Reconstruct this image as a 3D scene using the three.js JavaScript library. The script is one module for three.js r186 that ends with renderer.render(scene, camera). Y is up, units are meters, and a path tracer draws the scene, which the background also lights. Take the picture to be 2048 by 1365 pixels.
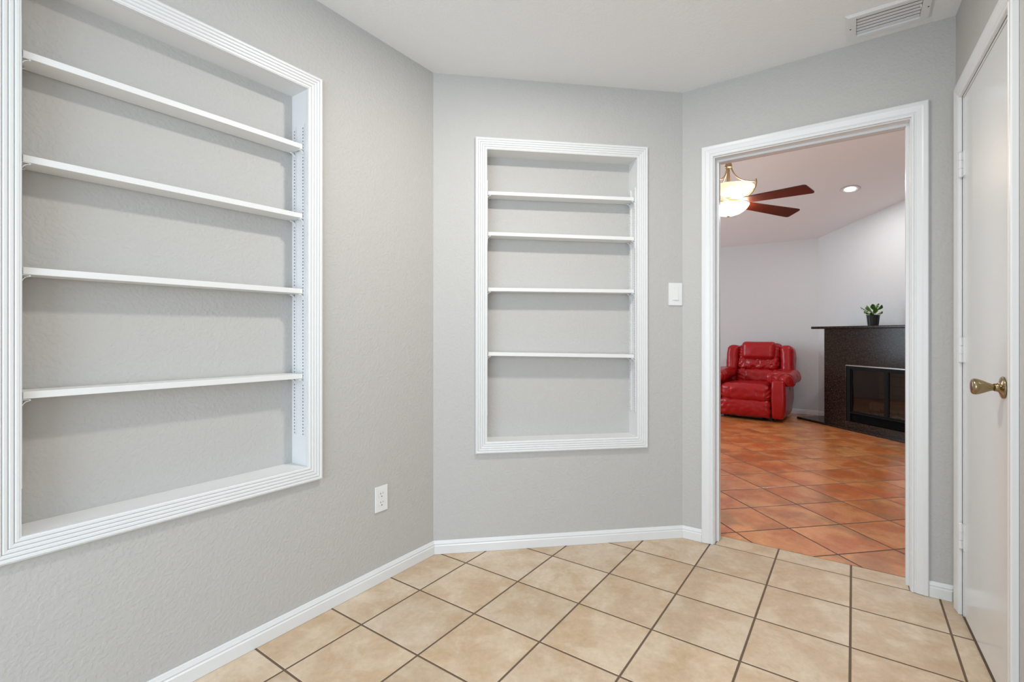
import * as THREE from 'three';
import { mergeGeometries, mergeVertices } from 'three/addons/utils/BufferGeometryUtils.js';
import { RoundedBoxGeometry } from 'three/addons/geometries/RoundedBoxGeometry.js';
import { RectAreaLightUniformsLib } from 'three/addons/lights/RectAreaLightUniformsLib.js';
import { ImprovedNoise } from 'three/addons/math/ImprovedNoise.js';

// ---------------------------------------------------------------- camera, sky, lights, exposure
RectAreaLightUniformsLib.init();
const scene = new THREE.Scene();
const renderer = new THREE.WebGLRenderer({ antialias: true });
renderer.toneMapping = THREE.LinearToneMapping;
renderer.toneMappingExposure = 1.0;
renderer.shadowMap.enabled = true;
scene.background = new THREE.Color(0.72, 0.82, 0.95);

const FOCAL = 966;                                   // pixels in the 2048 x 1365 frame
const camera = new THREE.PerspectiveCamera(2 * Math.atan(682.5 / FOCAL) * 180 / Math.PI, 2048 / 1365, 0.05, 60);
camera.position.set(0, 1.111, 0);
camera.rotation.set(0, THREE.MathUtils.degToRad(35.26), 0);
camera.setViewOffset(2048, 1365, 0, 13.5, 2048, 1365);   // shifted lens: level camera, horizon a little above the middle
scene.add(camera);

function areaLight(color, intensity, w, h, pos, target) {
  const l = new THREE.RectAreaLight(color, intensity, w, h);
  l.position.set(...pos); l.lookAt(...target); scene.add(l);
  return l;
}
// daylight through the two glazed openings of the room behind the camera, and through the side window of the far room
areaLight(new THREE.Color(0.70, 0.85, 1.0), 1.3, 1.7, 1.9, [2.53, 1.15, 1.05], [0, 1.15, 1.05]);
areaLight(new THREE.Color(0.70, 0.85, 1.0), 5.0, 3.3, 1.9, [0.5, 1.2, 2.43], [0.5, 1.2, 0]);
areaLight(new THREE.Color(0.74, 0.88, 1.0), 5.4, 1.8, 1.5, [-3.53, 1.45, -5.4], [0, 1.45, -5.4]);
const LAMP_NEAR = 445, LAMP_FAR = 300, FAN_UP = 0.5, FAN_DOWN = 0.8;

// ---------------------------------------------------------------- numbers of the place
const CEIL = 2.435, XL = -1.737, ZD = -2.70, ZD2 = -2.83, XR = 0.347;
const rad = THREE.MathUtils.degToRad;
// wall frames: local x runs along the wall, y is up, z points into the room
const F_LEFT = { p: [XL, 0, 0], r: Math.PI / 2 };
const C1Z = -1.767, C2X = -0.765;                     // the two ends of the diagonal wall
const F_DIAG = { p: [XL, 0, C1Z], r: Math.atan2(C1Z - ZD, C2X - XL) };
const F_DOOR = { p: [0, 0, ZD], r: 0 };
const F_RIGHT = { p: [XR, 0, ZD], r: rad(-88.2) };
const F_FIRE = { p: [-0.608, 0, -7.346], r: rad(-45) };

// ---------------------------------------------------------------- helpers
let seed = 7;
const rnd = () => { seed = (seed * 1664525 + 1013904223) >>> 0; return seed / 4294967296; };
const rr = (a, b) => a + (b - a) * rnd();
const used = {};
function numbered(n) { const k = used[n] = (used[n] ?? -1) + 1; return k ? n + '_' + String(k).padStart(3, '0') : n; }
function shadows(o) { o.castShadow = true; o.receiveShadow = true; return o; }
function prep(g) { g = g.index ? g.toNonIndexed() : g; for (const k of Object.keys(g.attributes)) if (!['position', 'normal', 'uv'].includes(k)) g.deleteAttribute(k); if (!g.attributes.uv) g.setAttribute('uv', new THREE.BufferAttribute(new Float32Array(g.attributes.position.count * 2), 2)); return g; }
function join(gs) { gs = [].concat(gs); return gs.length === 1 ? gs[0] : mergeGeometries(gs.map(prep)); }
function part(name, gs, mat, parent, label) {
  const m = shadows(new THREE.Mesh(join(gs), mat)); m.name = name; if (label) m.userData.label = label;
  parent.add(m); return m;
}
function group(name, frame, [x, y, z] = [0, 0, 0], turn = 0) {
  const g = new THREE.Group(); g.name = numbered(name);
  const r = frame ? frame.r : 0, p = frame ? frame.p : [0, 0, 0];
  g.position.set(p[0] + x * Math.cos(r) + z * Math.sin(r), p[1] + y, p[2] - x * Math.sin(r) + z * Math.cos(r));
  g.rotation.y = r + turn; scene.add(g); return g;
}
function tag(o, label, category, grp) { o.userData.label = label; o.userData.category = category; if (grp) o.userData.group = grp; return o; }
function struct(o, label, category) { o.userData.kind = 'structure'; if (label) o.userData.label = label; if (category) o.userData.category = category; return o; }
function box(w, h, d, x = 0, y = 0, z = 0) { const g = new THREE.BoxGeometry(w, h, d); g.translate(x, y, z); return g; }
function rbox(w, h, d, r, x = 0, y = 0, z = 0, s = 2) { const g = new RoundedBoxGeometry(w, h, d, s, r); g.translate(x, y, z); return g; }
function span(x0, x1, y0, y1, z0, z1) { return box(x1 - x0, y1 - y0, z1 - z0, (x0 + x1) / 2, (y0 + y1) / 2, (z0 + z1) / 2); }
function cyl(r0, r1, h, n, x, y, z) { const g = new THREE.CylinderGeometry(r0, r1, h, n); g.translate(x, y, z); return g; }
// straight moulding with mitred ends: closed profile [[a, b]...], s0 / s1 give the end offset for (a, b)
function moulding(P0, L, len, A, B, prof, s0 = () => 0, s1 = () => 0) {
  const V = (v) => new THREE.Vector3(...v); const p0 = V(P0), l = V(L), a = V(A), b = V(B);
  let area = 0; prof.forEach(([x, y], i) => { const [x2, y2] = prof[(i + 1) % prof.length]; area += x * y2 - x2 * y; });
  const hand = new THREE.Vector3().crossVectors(a, b).dot(l);
  const flip = (area > 0) !== (hand > 0);
  const at = (i, e) => { const [x, y] = prof[i]; return p0.clone().addScaledVector(l, e ? len + s1(x, y) : s0(x, y)).addScaledVector(a, x).addScaledVector(b, y); };
  const pos = [], uv = []; let acc = 0;
  const tri = (q, t) => { const o = flip ? [0, 2, 1] : [0, 1, 2]; for (const k of o) { pos.push(q[k].x, q[k].y, q[k].z); uv.push(...t[k]); } };
  for (let i = 0; i < prof.length; i++) {
    const j = (i + 1) % prof.length; const d = Math.hypot(prof[j][0] - prof[i][0], prof[j][1] - prof[i][1]);
    const q = [at(i, 0), at(j, 0), at(j, 1), at(i, 1)], t = [[0, acc], [0, acc + d], [len, acc + d], [len, acc]];
    tri([q[0], q[1], q[2]], [t[0], t[1], t[2]]); tri([q[0], q[2], q[3]], [t[0], t[2], t[3]]); acc += d;
  }
  const c = prof.map(([x, y]) => new THREE.Vector2(x, y));
  for (const [i, j, k] of THREE.ShapeUtils.triangulateShape(area > 0 ? c : c.slice().reverse(), [])) {
    const m = (n) => area > 0 ? n : prof.length - 1 - n; const [a1, b1, c1] = [m(i), m(j), m(k)];
    const u = [[0, 0], [0, 0], [0, 0]]; const rev = area > 0;
    const s = rev ? [c1, b1, a1] : [a1, b1, c1];
    tri(s.map((n) => at(n, 0)), u); tri(s.slice().reverse().map((n) => at(n, 1)), u);
  }
  const g = new THREE.BufferGeometry(); g.setAttribute('position', new THREE.Float32BufferAttribute(pos, 3)); g.setAttribute('uv', new THREE.Float32BufferAttribute(uv, 2)); g.computeVertexNormals(); return g;
}
// four mitred sides around the rectangle [x0, x1] x [y0, y1] (its inner edge) in the plane z = 0; the profile's a grows outwards
function frameSides(x0, x1, y0, y1, prof, sides = 'lrtb') {
  const m0 = (a) => -a, m1 = (a) => a, out = [], Z = [0, 0, 1];
  for (const s of sides) {
    if (s === 't') out.push(moulding([x0, y1, 0], [1, 0, 0], x1 - x0, [0, 1, 0], Z, prof, m0, m1));
    if (s === 'b') out.push(moulding([x0, y0, 0], [1, 0, 0], x1 - x0, [0, -1, 0], Z, prof, m0, m1));
    if (s === 'l') out.push(moulding([x0, y0, 0], [0, 1, 0], y1 - y0, [-1, 0, 0], Z, prof, sides.includes('b') ? m0 : undefined, m1));
    if (s === 'r') out.push(moulding([x1, y0, 0], [0, 1, 0], y1 - y0, [1, 0, 0], Z, prof, sides.includes('b') ? m0 : undefined, m1));
  }
  return out;
}
function wallGeo(x0, x1, y0, y1, holes, th) {
  const s = new THREE.Shape([[x0, y0], [x1, y0], [x1, y1], [x0, y1]].map(([x, y]) => new THREE.Vector2(x, y)));
  for (const [a, b, c, d] of holes) s.holes.push(new THREE.Path([[a, c], [a, d], [b, d], [b, c]].map(([x, y]) => new THREE.Vector2(x, y))));
  const g = new THREE.ExtrudeGeometry(s, { depth: th, bevelEnabled: false }); g.translate(0, 0, -th); return g;
}
// soft upholstery block
const perlin = new ImprovedNoise();
function softBox(w, h, d, r, n, fn) {
  const nx = n, ny = Math.max(6, Math.round(n * h / w)), nz = Math.max(6, Math.round(n * d / w));
  let g = new THREE.BoxGeometry(w, h, d, nx, Math.min(ny, 40), Math.min(nz, 40));
  g.deleteAttribute('normal'); g.deleteAttribute('uv'); g = mergeVertices(g, 1e-5);
  const p = g.attributes.position, v = new THREE.Vector3(), q = new THREE.Vector3();
  const hx = Math.max(1e-4, w / 2 - r), hy = Math.max(1e-4, h / 2 - r), hz = Math.max(1e-4, d / 2 - r), uv = [];
  for (let i = 0; i < p.count; i++) {
    v.fromBufferAttribute(p, i); q.set(THREE.MathUtils.clamp(v.x, -hx, hx), THREE.MathUtils.clamp(v.y, -hy, hy), THREE.MathUtils.clamp(v.z, -hz, hz));
    v.sub(q); if (v.lengthSq() > 1e-12) v.setLength(r); const nrm = v.clone().normalize(); v.add(q);
    if (fn) fn(v, nrm, v.x / (w / 2), v.y / (h / 2), v.z / (d / 2));
    p.setXYZ(i, v.x, v.y, v.z); uv.push(v.x + v.z * 0.6, v.y + v.z * 0.8);
  }
  g.setAttribute('uv', new THREE.Float32BufferAttribute(uv, 2)); g.computeVertexNormals(); return g;
}
function tube(pts, r, n = 24, k = 8, flat = 1) {
  return new THREE.TubeGeometry(new THREE.CatmullRomCurve3(pts.map((p) => new THREE.Vector3(...p))), n, r, k, false);
}
const lathe = (pts, n = 40) => new THREE.LatheGeometry(pts.map(([x, y]) => new THREE.Vector2(x, y)), n);

// ---------------------------------------------------------------- textures
function hash(x, y, s) { let h = (x * 374761393 + y * 668265263 + s * 2147483647) | 0; h = Math.imul(h ^ (h >>> 13), 1274126177); h ^= h >>> 16; return (h >>> 0) / 4294967296; }
function pnoise(u, v, per, s) {            // periodic value noise, u and v in 0..1
  const x = u * per, y = v * per, xi = Math.floor(x), yi = Math.floor(y), a = x - xi, b = y - yi;
  const fa = a * a * (3 - 2 * a), fb = b * b * (3 - 2 * b), m = (n) => ((n % per) + per) % per;
  const h00 = hash(m(xi), m(yi), s), h10 = hash(m(xi + 1), m(yi), s), h01 = hash(m(xi), m(yi + 1), s), h11 = hash(m(xi + 1), m(yi + 1), s);
  return (h00 * (1 - fa) + h10 * fa) * (1 - fb) + (h01 * (1 - fa) + h11 * fa) * fb;
}
const fbm = (u, v, per, s, oct, gain = 0.5) => { let t = 0, a = 1, n = 0; for (let o = 0; o < oct; o++) { t += a * pnoise(u, v, per << o, s + o); n += a; a *= gain; } return t / n; };
function dataTex(size, fn, srgb, rep = 1) {
  const d = new Uint8Array(size * size * 4);
  for (let j = 0; j < size; j++) for (let i = 0; i < size; i++) {
    const c = fn((i + 0.5) / size, (j + 0.5) / size), k = (j * size + i) * 4;
    if (c.length) { d[k] = c[0]; d[k + 1] = c[1]; d[k + 2] = c[2]; } else d[k] = d[k + 1] = d[k + 2] = c; d[k + 3] = 255;
  }
  const t = new THREE.DataTexture(d, size, size, THREE.RGBAFormat); t.wrapS = t.wrapT = THREE.RepeatWrapping; t.magFilter = THREE.LinearFilter; t.minFilter = THREE.LinearMipmapLinearFilter; t.generateMipmaps = true;
  if (srgb) t.colorSpace = THREE.SRGBColorSpace; t.repeat.set(rep, rep); t.needsUpdate = true; return t;
}
const mix3 = (a, b, t) => [a[0] + (b[0] - a[0]) * t, a[1] + (b[1] - a[1]) * t, a[2] + (b[2] - a[2]) * t];
const sm = (a, b, x) => { x = Math.min(1, Math.max(0, (x - a) / (b - a))); return x * x * (3 - 2 * x); };
const peelTex = dataTex(1024, (u, v) => { const n = fbm(u, v, 128, 3, 2, 0.45), m = pnoise(u, v, 26, 9); return 255 * (0.8 * sm(0.3, 0.75, n) + 0.2 * m); }, false);
const beigeTex = dataTex(1024, (u, v) => {
  const w = fbm(u, v, 5, 21, 3) - 0.5, n = fbm(u + 0.10 * w, v + 0.22 * w, 7, 11, 5, 0.62), m = fbm(u - 0.15 * w, v + 0.1 * w, 16, 31, 5, 0.65), f = fbm(u, v, 90, 41, 3, 0.6);
  let c = mix3([206, 180, 150], [219, 198, 172], sm(0.28, 0.70, n));
  c = mix3(c, [228, 212, 190], 0.5 * sm(0.50, 0.74, m)); c = mix3(c, [194, 160, 122], 0.4 * sm(0.52, 0.78, 1 - m));
  return c.map((x) => Math.min(255, x * (0.955 + 0.09 * f)));
}, true);
const terraTex = dataTex(1024, (u, v) => {
  const w = fbm(u, v, 4, 51, 3) - 0.5, n = fbm(u + 0.25 * w, v - 0.15 * w, 8, 61, 4, 0.55), m = fbm(u, v + 0.2 * w, 6, 71, 4, 0.55), f = fbm(u, v, 100, 81, 3, 0.6);
  let c = mix3([212, 122, 64], [238, 160, 98], sm(0.28, 0.70, n));
  c = mix3(c, [162, 108, 62], 0.5 * sm(0.50, 0.80, m)); c = mix3(c, [204, 102, 52], 0.4 * sm(0.50, 0.80, 1 - m));
  return c.map((x) => Math.min(255, x * (0.94 + 0.12 * f)));
}, true);
const graniteTex = dataTex(512, (u, v) => {
  const a = pnoise(u, v, 150, 91), b = fbm(u, v, 60, 101, 3, 0.6), c0 = pnoise(u, v, 14, 111);
  let c = mix3([30, 23, 19], [92, 72, 56], sm(0.45, 0.75, b) * (0.6 + 0.5 * c0)); c = mix3(c, [150, 118, 92], 0.8 * sm(0.86, 0.96, a) * sm(0.4, 0.6, b)); return mix3(c, [12, 11, 11], sm(0.8, 0.95, 1 - a));
}, true, 4);
const woodTex = dataTex(512, (u, v) => {
  const g = fbm(u, v * 0.999, 4, 121, 3), s = pnoise(u, v, 4, 131), l = pnoise(u * 0.999, v, 90, 141), k = hash(0, Math.floor(v * 256), 5);
  return mix3([66, 24, 14], [112, 46, 28], 0.45 * g + 0.3 * k * l + 0.25 * s);
}, true);
const leatherTex = dataTex(512, (u, v) => 255 * (0.6 * fbm(u, v, 90, 151, 2) + 0.4 * fbm(u, v, 12, 161, 3)), false, 3);

// ---------------------------------------------------------------- materials
const S = (o) => new THREE.MeshStandardMaterial(o), P = (o) => new THREE.MeshPhysicalMaterial(o);
const lin = (r, g, b) => new THREE.Color().setRGB(r, g, b);
const M = {
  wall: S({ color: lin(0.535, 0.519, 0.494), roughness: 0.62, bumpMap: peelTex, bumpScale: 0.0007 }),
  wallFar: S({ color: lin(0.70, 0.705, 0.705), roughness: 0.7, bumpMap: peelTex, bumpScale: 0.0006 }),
  ceiling: S({ color: lin(0.88, 0.88, 0.88), roughness: 0.9, bumpMap: peelTex, bumpScale: 0.0003 }),
  trim: P({ color: lin(0.80, 0.80, 0.795), roughness: 0.35, clearcoat: 0.25, clearcoatRoughness: 0.3 }),
  shelf: S({ color: lin(0.82, 0.815, 0.80), roughness: 0.42 }),
  lining: S({ color: lin(0.80, 0.795, 0.785), roughness: 0.5 }),
  door: P({ color: lin(0.76, 0.755, 0.74), roughness: 0.22, clearcoat: 0.3, clearcoatRoughness: 0.18 }),
  plastic: S({ color: lin(0.84, 0.84, 0.83), roughness: 0.3 }),
  dark: S({ color: lin(0.02, 0.02, 0.02), roughness: 0.6 }),
  steel: S({ color: lin(0.06, 0.06, 0.06), roughness: 0.55, metalness: 0.3 }),
  whiteMetal: S({ color: lin(0.80, 0.80, 0.80), roughness: 0.35 }),
  grey: S({ color: lin(0.55, 0.55, 0.53), roughness: 0.45 }),
  brass: S({ color: lin(0.34, 0.26, 0.15), roughness: 0.22, metalness: 1 }),
  grout: S({ color: lin(0.16, 0.108, 0.072), roughness: 0.95 }),
  groutFar: S({ color: lin(0.13, 0.08, 0.055), roughness: 0.8 }),
  granite: P({ map: graniteTex, roughness: 0.2, specularIntensity: 0.55 }),
  blackMetal: P({ color: lin(0.008, 0.008, 0.008), roughness: 0.5, specularIntensity: 0.25 }),
  chrome: S({ color: lin(0.55, 0.53, 0.50), roughness: 0.2, metalness: 1 }),
  glass: P({ color: lin(0.62, 0.60, 0.58), roughness: 0.02, transmission: 1, thickness: 0, ior: 1.5 }),
  pane: P({ color: lin(0.95, 0.97, 0.97), roughness: 0.0, transmission: 1, thickness: 0, ior: 1.5 }),
  firebox: S({ color: lin(0.05, 0.036, 0.028), roughness: 0.95 }),
  firebrick: S({ color: lin(0.20, 0.13, 0.095), roughness: 0.95 }),
  log: S({ color: lin(0.17, 0.105, 0.07), roughness: 0.95, bumpMap: leatherTex, bumpScale: 0.006 }),
  ash: S({ color: lin(0.33, 0.27, 0.23), roughness: 1 }),
  leather: P({ color: lin(0.40, 0.008, 0.010), roughness: 0.34, specularIntensity: 0.5, bumpMap: leatherTex, bumpScale: 0.0006, clearcoat: 0.35, clearcoatRoughness: 0.16 }),
  bronze: S({ color: lin(0.42, 0.31, 0.20), roughness: 0.3, metalness: 0.9 }),
  wood: P({ map: woodTex, roughness: 0.35, clearcoat: 0.3, clearcoatRoughness: 0.25 }),
  bowl: P({ color: lin(0.9, 0.87, 0.78), roughness: 0.45, transmission: 0.35, thickness: 0, emissive: lin(1.0, 0.88, 0.66), emissiveIntensity: 0.22 }),
  bowlLow: P({ color: lin(0.95, 0.9, 0.8), roughness: 0.45, transmission: 0.35, thickness: 0, emissive: lin(1.0, 0.90, 0.72), emissiveIntensity: 0.6 }),
  lens: S({ color: lin(0.9, 0.9, 0.88), roughness: 0.5, emissive: lin(1.0, 0.97, 0.93), emissiveIntensity: 5 }),
  pot: S({ color: lin(0.018, 0.018, 0.019), roughness: 0.4 }),
  soil: S({ color: lin(0.03, 0.02, 0.014), roughness: 1 }),
  leaf: [lin(0.055, 0.16, 0.02), lin(0.10, 0.24, 0.035), lin(0.16, 0.28, 0.07)].map((c) => P({ color: c, roughness: 0.45, transmission: 0.12, thickness: 0, side: THREE.DoubleSide })),
  stem: S({ color: lin(0.10, 0.09, 0.05), roughness: 0.7 }), bud: S({ color: lin(0.02, 0.015, 0.03), roughness: 0.6 }),
};
const tints = (tex, list, o) => list.map(([r, g, b]) => P({ map: tex, color: lin(r, g, b), ...o }));
M.tile = tints(beigeTex, [[1, 1, 1], [0.965, 0.955, 0.94], [1, 0.985, 0.96], [0.94, 0.94, 0.94]], { roughness: 0.42, clearcoat: 0.12, clearcoatRoughness: 0.35 });
M.terra = tints(terraTex, [[1, 1, 1], [0.90, 0.88, 0.86], [1, 0.93, 0.90], [0.95, 1.0, 1.0]], { roughness: 0.26, clearcoat: 0.35, clearcoatRoughness: 0.2 });

// ---------------------------------------------------------------- floors: every tile a piece of its own
function clip(poly, [a, b, c]) {           // keep a x + b z <= c
  const out = [];
  poly.forEach((p, i) => { const q = poly[(i + 1) % poly.length], dp = a * p[0] + b * p[1] - c, dq = a * q[0] + b * q[1] - c;
    if (dp <= 0) out.push(p); if ((dp < 0 && dq > 0) || (dp > 0 && dq < 0)) { const t = dp / (dp - dq); out.push([p[0] + (q[0] - p[0]) * t, p[1] + (q[1] - p[1]) * t]); } });
  return out;
}
function tileGeo(poly, du, dv, ang, scale, bev = 0.0022) {  // convex [x, z] outline, bevelled rim, top at y = 0
  let ar = 0; poly.forEach((p, i) => { const q = poly[(i + 1) % poly.length]; ar += p[0] * q[1] - q[0] * p[1]; });
  if (ar > 0) poly = poly.slice().reverse();         // clockwise in (x, z) -> faces up
  const n = poly.length, cx = poly.reduce((s, p) => s + p[0], 0) / n, cz = poly.reduce((s, p) => s + p[1], 0) / n;
  const ins = poly.map(([x, z]) => { const d = Math.hypot(x - cx, z - cz); const k = Math.max(0, 1 - bev * 1.4 / d); return [cx + (x - cx) * k, cz + (z - cz) * k]; });
  const pos = [], uv = [], put = (x, y, z) => { pos.push(x, y, z); uv.push((x * Math.cos(ang) + z * Math.sin(ang)) * scale + du, (-x * Math.sin(ang) + z * Math.cos(ang)) * scale + dv); };
  for (let i = 1; i < n - 1; i++) { put(ins[0][0], 0, ins[0][1]); put(ins[i][0], 0, ins[i][1]); put(ins[i + 1][0], 0, ins[i + 1][1]); }
  for (let i = 0; i < n; i++) { const j = (i + 1) % n, a = poly[i], b = poly[j], c = ins[i], d = ins[j];
    for (const [p, y1, q, y2] of [[a, -0.0011, c, 0], [a, -0.008, a, -0.0011]]) { const p2 = p === a ? b : d, q2 = q === c ? d : b;
      put(p[0], y1, p[1]); put(p2[0], y1, p2[1]); put(q2[0], y2, q2[1]); put(p[0], y1, p[1]); put(q2[0], y2, q2[1]); put(q[0], y2, q[1]); } }
  const g = new THREE.BufferGeometry(); g.setAttribute('position', new THREE.Float32BufferAttribute(pos, 3)); g.setAttribute('uv', new THREE.Float32BufferAttribute(uv, 2)); g.computeVertexNormals(); return g;
}
{ // beige floor of this room
  const fl = group('floor'); struct(fl, 'beige mottled ceramic tile floor with brown grout', 'floor');
  part('grout', span(-1.9, 2.75, -0.12, -0.0009, -2.838, 2.65), M.grout, fl);
  const T = 0.3056, X0 = -1.2317, Z0 = -1.176, G = 0.0034;
  const put = (poly, i, j) => { if (poly.length < 3) return; let a = 0; poly.forEach((p, k) => { const q = poly[(k + 1) % poly.length]; a += p[0] * q[1] - q[0] * p[1]; }); if (Math.abs(a) < 0.0006) return;
    part('tile', tileGeo(poly, rnd(), rnd(), rr(-0.15, 0.15), 0.8), M.tile[Math.floor(rnd() * 4)], fl); };
  for (let i = -2; i < 13; i++) for (let j = -12; j < 5; j++) {
    const x0 = X0 + i * T + G, x1 = X0 + (i + 1) * T - G, z1 = Z0 - j * T - G, z0 = Z0 - (j + 1) * T + G;
    let poly = [[x0, z0], [x1, z0], [x1, z1], [x0, z1]]; const wide = z0 > -0.6;
    poly = clip(poly, [-1, 0, 1.737]); poly = clip(poly, wide ? [1, 0, 2.6] : [0.9995, -0.0312, 0.9995 * 0.347 + 0.0312 * 2.70]); poly = clip(poly, [-Math.sin(F_DIAG.r), -Math.cos(F_DIAG.r), -Math.sin(F_DIAG.r) * XL - Math.cos(F_DIAG.r) * C1Z]); poly = clip(poly, [0, 1, 2.5]);
    put(poly, i, j);
  }
  for (let i = 1; i < 6; i++) { let poly = [[X0 + i * T + G, -2.837], [X0 + (i + 1) * T - G, -2.837], [X0 + (i + 1) * T - G, -2.7065], [X0 + i * T + G, -2.7065]]; poly = clip(poly, [-1, 0, 0.598]); poly = clip(poly, [1, 0, 0.199]); put(poly, i, 9); }
}
{ // terracotta floor of the far room, laid on the diagonal
  const fl = group('floor'); struct(fl, 'glossy terracotta tile floor laid diagonally beyond the doorway', 'floor');
  part('grout', span(-3.7, 1.75, -0.12, -0.0006, -7.95, -2.8385), M.groutFar, fl);
  const T = 0.3356, U0 = 1.697, V0 = 2.794, G = 0.0034, k = Math.SQRT1_2;
  const W = (u, v) => [u * k - v * k, -u * k - v * k];
  for (let i = -9; i < 18; i++) for (let j = -12; j < 22; j++) {
    const u0 = U0 + i * T + G, u1 = U0 + (i + 1) * T - G, v0 = V0 + j * T + G, v1 = V0 + (j + 1) * T - G;
    let poly = [W(u0, v0), W(u1, v0), W(u1, v1), W(u0, v1)];
    for (const h of [[-1, 0, 3.6], [1, 0, 1.59], [0, 1, -2.84], [0, -1, 7.82], [1, -1, 7.43]]) if (poly.length) poly = clip(poly, h);
    if (poly.length < 3) continue; let a = 0; poly.forEach((p, n) => { const q = poly[(n + 1) % poly.length]; a += p[0] * q[1] - q[0] * p[1]; }); if (Math.abs(a) < 0.0008) continue;
    part('tile', tileGeo(poly, rnd(), rnd(), Math.PI / 4 + Math.floor(rnd() * 4) * Math.PI / 2, 0.75, 0.003), M.terra[Math.floor(rnd() * 4)], fl);
  }
}

// ---------------------------------------------------------------- walls, ceilings
const NL = { x0: 0.282, x1: 1.072, y0: 0.597, y1: 2.063 }, ND = { x0: 0.272, x1: 1.081, y0: 0.560, y1: 2.060 }, NICHE_DEPTH = 0.1;
function nicheWall(name, F, x0, x1, N, label) {
  const w = group(name, F); struct(w, label, 'wall'); const t = 0.012, D = NICHE_DEPTH;
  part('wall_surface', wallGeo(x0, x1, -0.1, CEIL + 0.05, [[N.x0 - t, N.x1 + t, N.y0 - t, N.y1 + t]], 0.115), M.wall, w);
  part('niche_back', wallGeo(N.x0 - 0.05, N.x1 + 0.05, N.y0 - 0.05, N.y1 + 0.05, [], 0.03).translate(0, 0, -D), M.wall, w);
  for (const g of [span(N.x0 - t, N.x0, N.y0 - t, N.y1 + t, -D, 0), span(N.x1, N.x1 + t, N.y0 - t, N.y1 + t, -D, 0), span(N.x0, N.x1, N.y1, N.y1 + t, -D, 0), span(N.x0, N.x1, N.y0 - t, N.y0, -D, 0)]) part('niche_lining', g, M.lining, w, 'white painted niche lining');
  return w;
}
nicheWall('wall_left', F_LEFT, -2.65, 1.85, NL, 'warm grey textured wall with wide recessed shelf niche and outlet');
nicheWall('wall_diagonal', F_DIAG, -0.08, 1.43, ND, 'warm grey textured diagonal wall with narrow recessed shelf niche');
{
  const w = group('wall_doorway', F_DOOR); struct(w, 'grey textured wall around the doorway', 'wall');
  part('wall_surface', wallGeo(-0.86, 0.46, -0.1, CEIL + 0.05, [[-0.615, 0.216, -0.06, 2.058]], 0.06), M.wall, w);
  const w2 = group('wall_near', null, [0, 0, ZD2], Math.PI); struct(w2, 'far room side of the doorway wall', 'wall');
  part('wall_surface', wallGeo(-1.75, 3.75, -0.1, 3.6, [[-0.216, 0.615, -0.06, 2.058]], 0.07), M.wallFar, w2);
}
const DQ0 = 0.128, DQ1 = 0.742, DTOP = 2.037;         // door in the right wall
{
  const w = group('wall_right', F_RIGHT); struct(w, 'grey textured wall beside the white flush door', 'wall');
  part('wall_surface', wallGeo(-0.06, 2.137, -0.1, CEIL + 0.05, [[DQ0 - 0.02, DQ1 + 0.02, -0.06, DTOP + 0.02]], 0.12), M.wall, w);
  part('closet_back', span(DQ0 - 0.1, DQ1 + 0.1, -0.05, DTOP + 0.1, -0.3, -0.26), M.wall, w);
}
function plainWall(name, x0, x1, z0, z1, y1, mat, label) { const m = group(name); struct(m, label, 'wall'); part('wall_surface', wallGeoBox(x0, x1, z0, z1, y1), mat, m); return m; }
function wallGeoBox(x0, x1, z0, z1, y1) { const g = span(x0, x1, -0.1, y1, z0, z1); return g; }
plainWall('wall_return', 0.414, 2.72, -0.685, -0.565, CEIL + 0.05, M.wall, 'grey wall behind the closet door');
{
  const F = { p: [0, 0, 2.5], r: Math.PI }, w = group('wall_back', F); struct(w, 'grey wall with wide window behind the viewer', 'wall');
  part('wall_surface', wallGeo(-2.72, 1.86, -0.1, CEIL + 0.05, [[-2.2, 1.2, 0.2, 2.2]], 0.12), M.wall, w);
  const win = group('window_3', F, [0, 0, -0.06]); struct(win, 'wide white framed window', 'window');
  const xs = [-2.2, -1.0667, 0.0667, 1.2]; part('window_frame', [...xs.map((x, i) => span(x - (i ? 0.05 : 0), x + (i ? 0 : 0.05), 0.2, 2.2, -0.03, 0.03)), span(-2.15, 1.15, 0.2, 0.25, -0.029, 0.029), span(-2.15, 1.15, 2.15, 2.2, -0.029, 0.029)], M.trim, win);
  for (let i = 0; i < 3; i++) part('pane', span(xs[i] + (i ? 0 : 0.05), xs[i + 1] - 0.05, 0.25, 2.15, -0.003, 0.003), M.pane, win);
}
{ // wall with the glazed patio door that brings in the daylight
  const F = { p: [2.6, 0, 0], r: -Math.PI / 2 }, w = group('wall_window', F); struct(w, 'grey wall with glazed opening', 'wall');
  part('wall_surface', wallGeo(-0.7, 2.62, -0.1, CEIL + 0.05, [[0.15, 1.95, 0.15, 2.15]], 0.12), M.wall, w);
  const win = group('window_1', F, [0, 0, -0.06]); struct(win, 'white framed window', 'window');
  part('window_frame', [...[[0.15, 0.2], [1.025, 1.075], [1.9, 1.95]].map(([a, b]) => span(a, b, 0.15, 2.15, -0.03, 0.03)), span(0.2, 1.9, 0.15, 0.2, -0.03, 0.03), span(0.2, 1.9, 2.1, 2.15, -0.03, 0.03)], M.trim, win);
  for (const [a, b] of [[0.2, 1.025], [1.075, 1.9]]) part('pane', span(a, b, 0.2, 2.1, -0.003, 0.003), M.pane, win);
}
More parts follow.
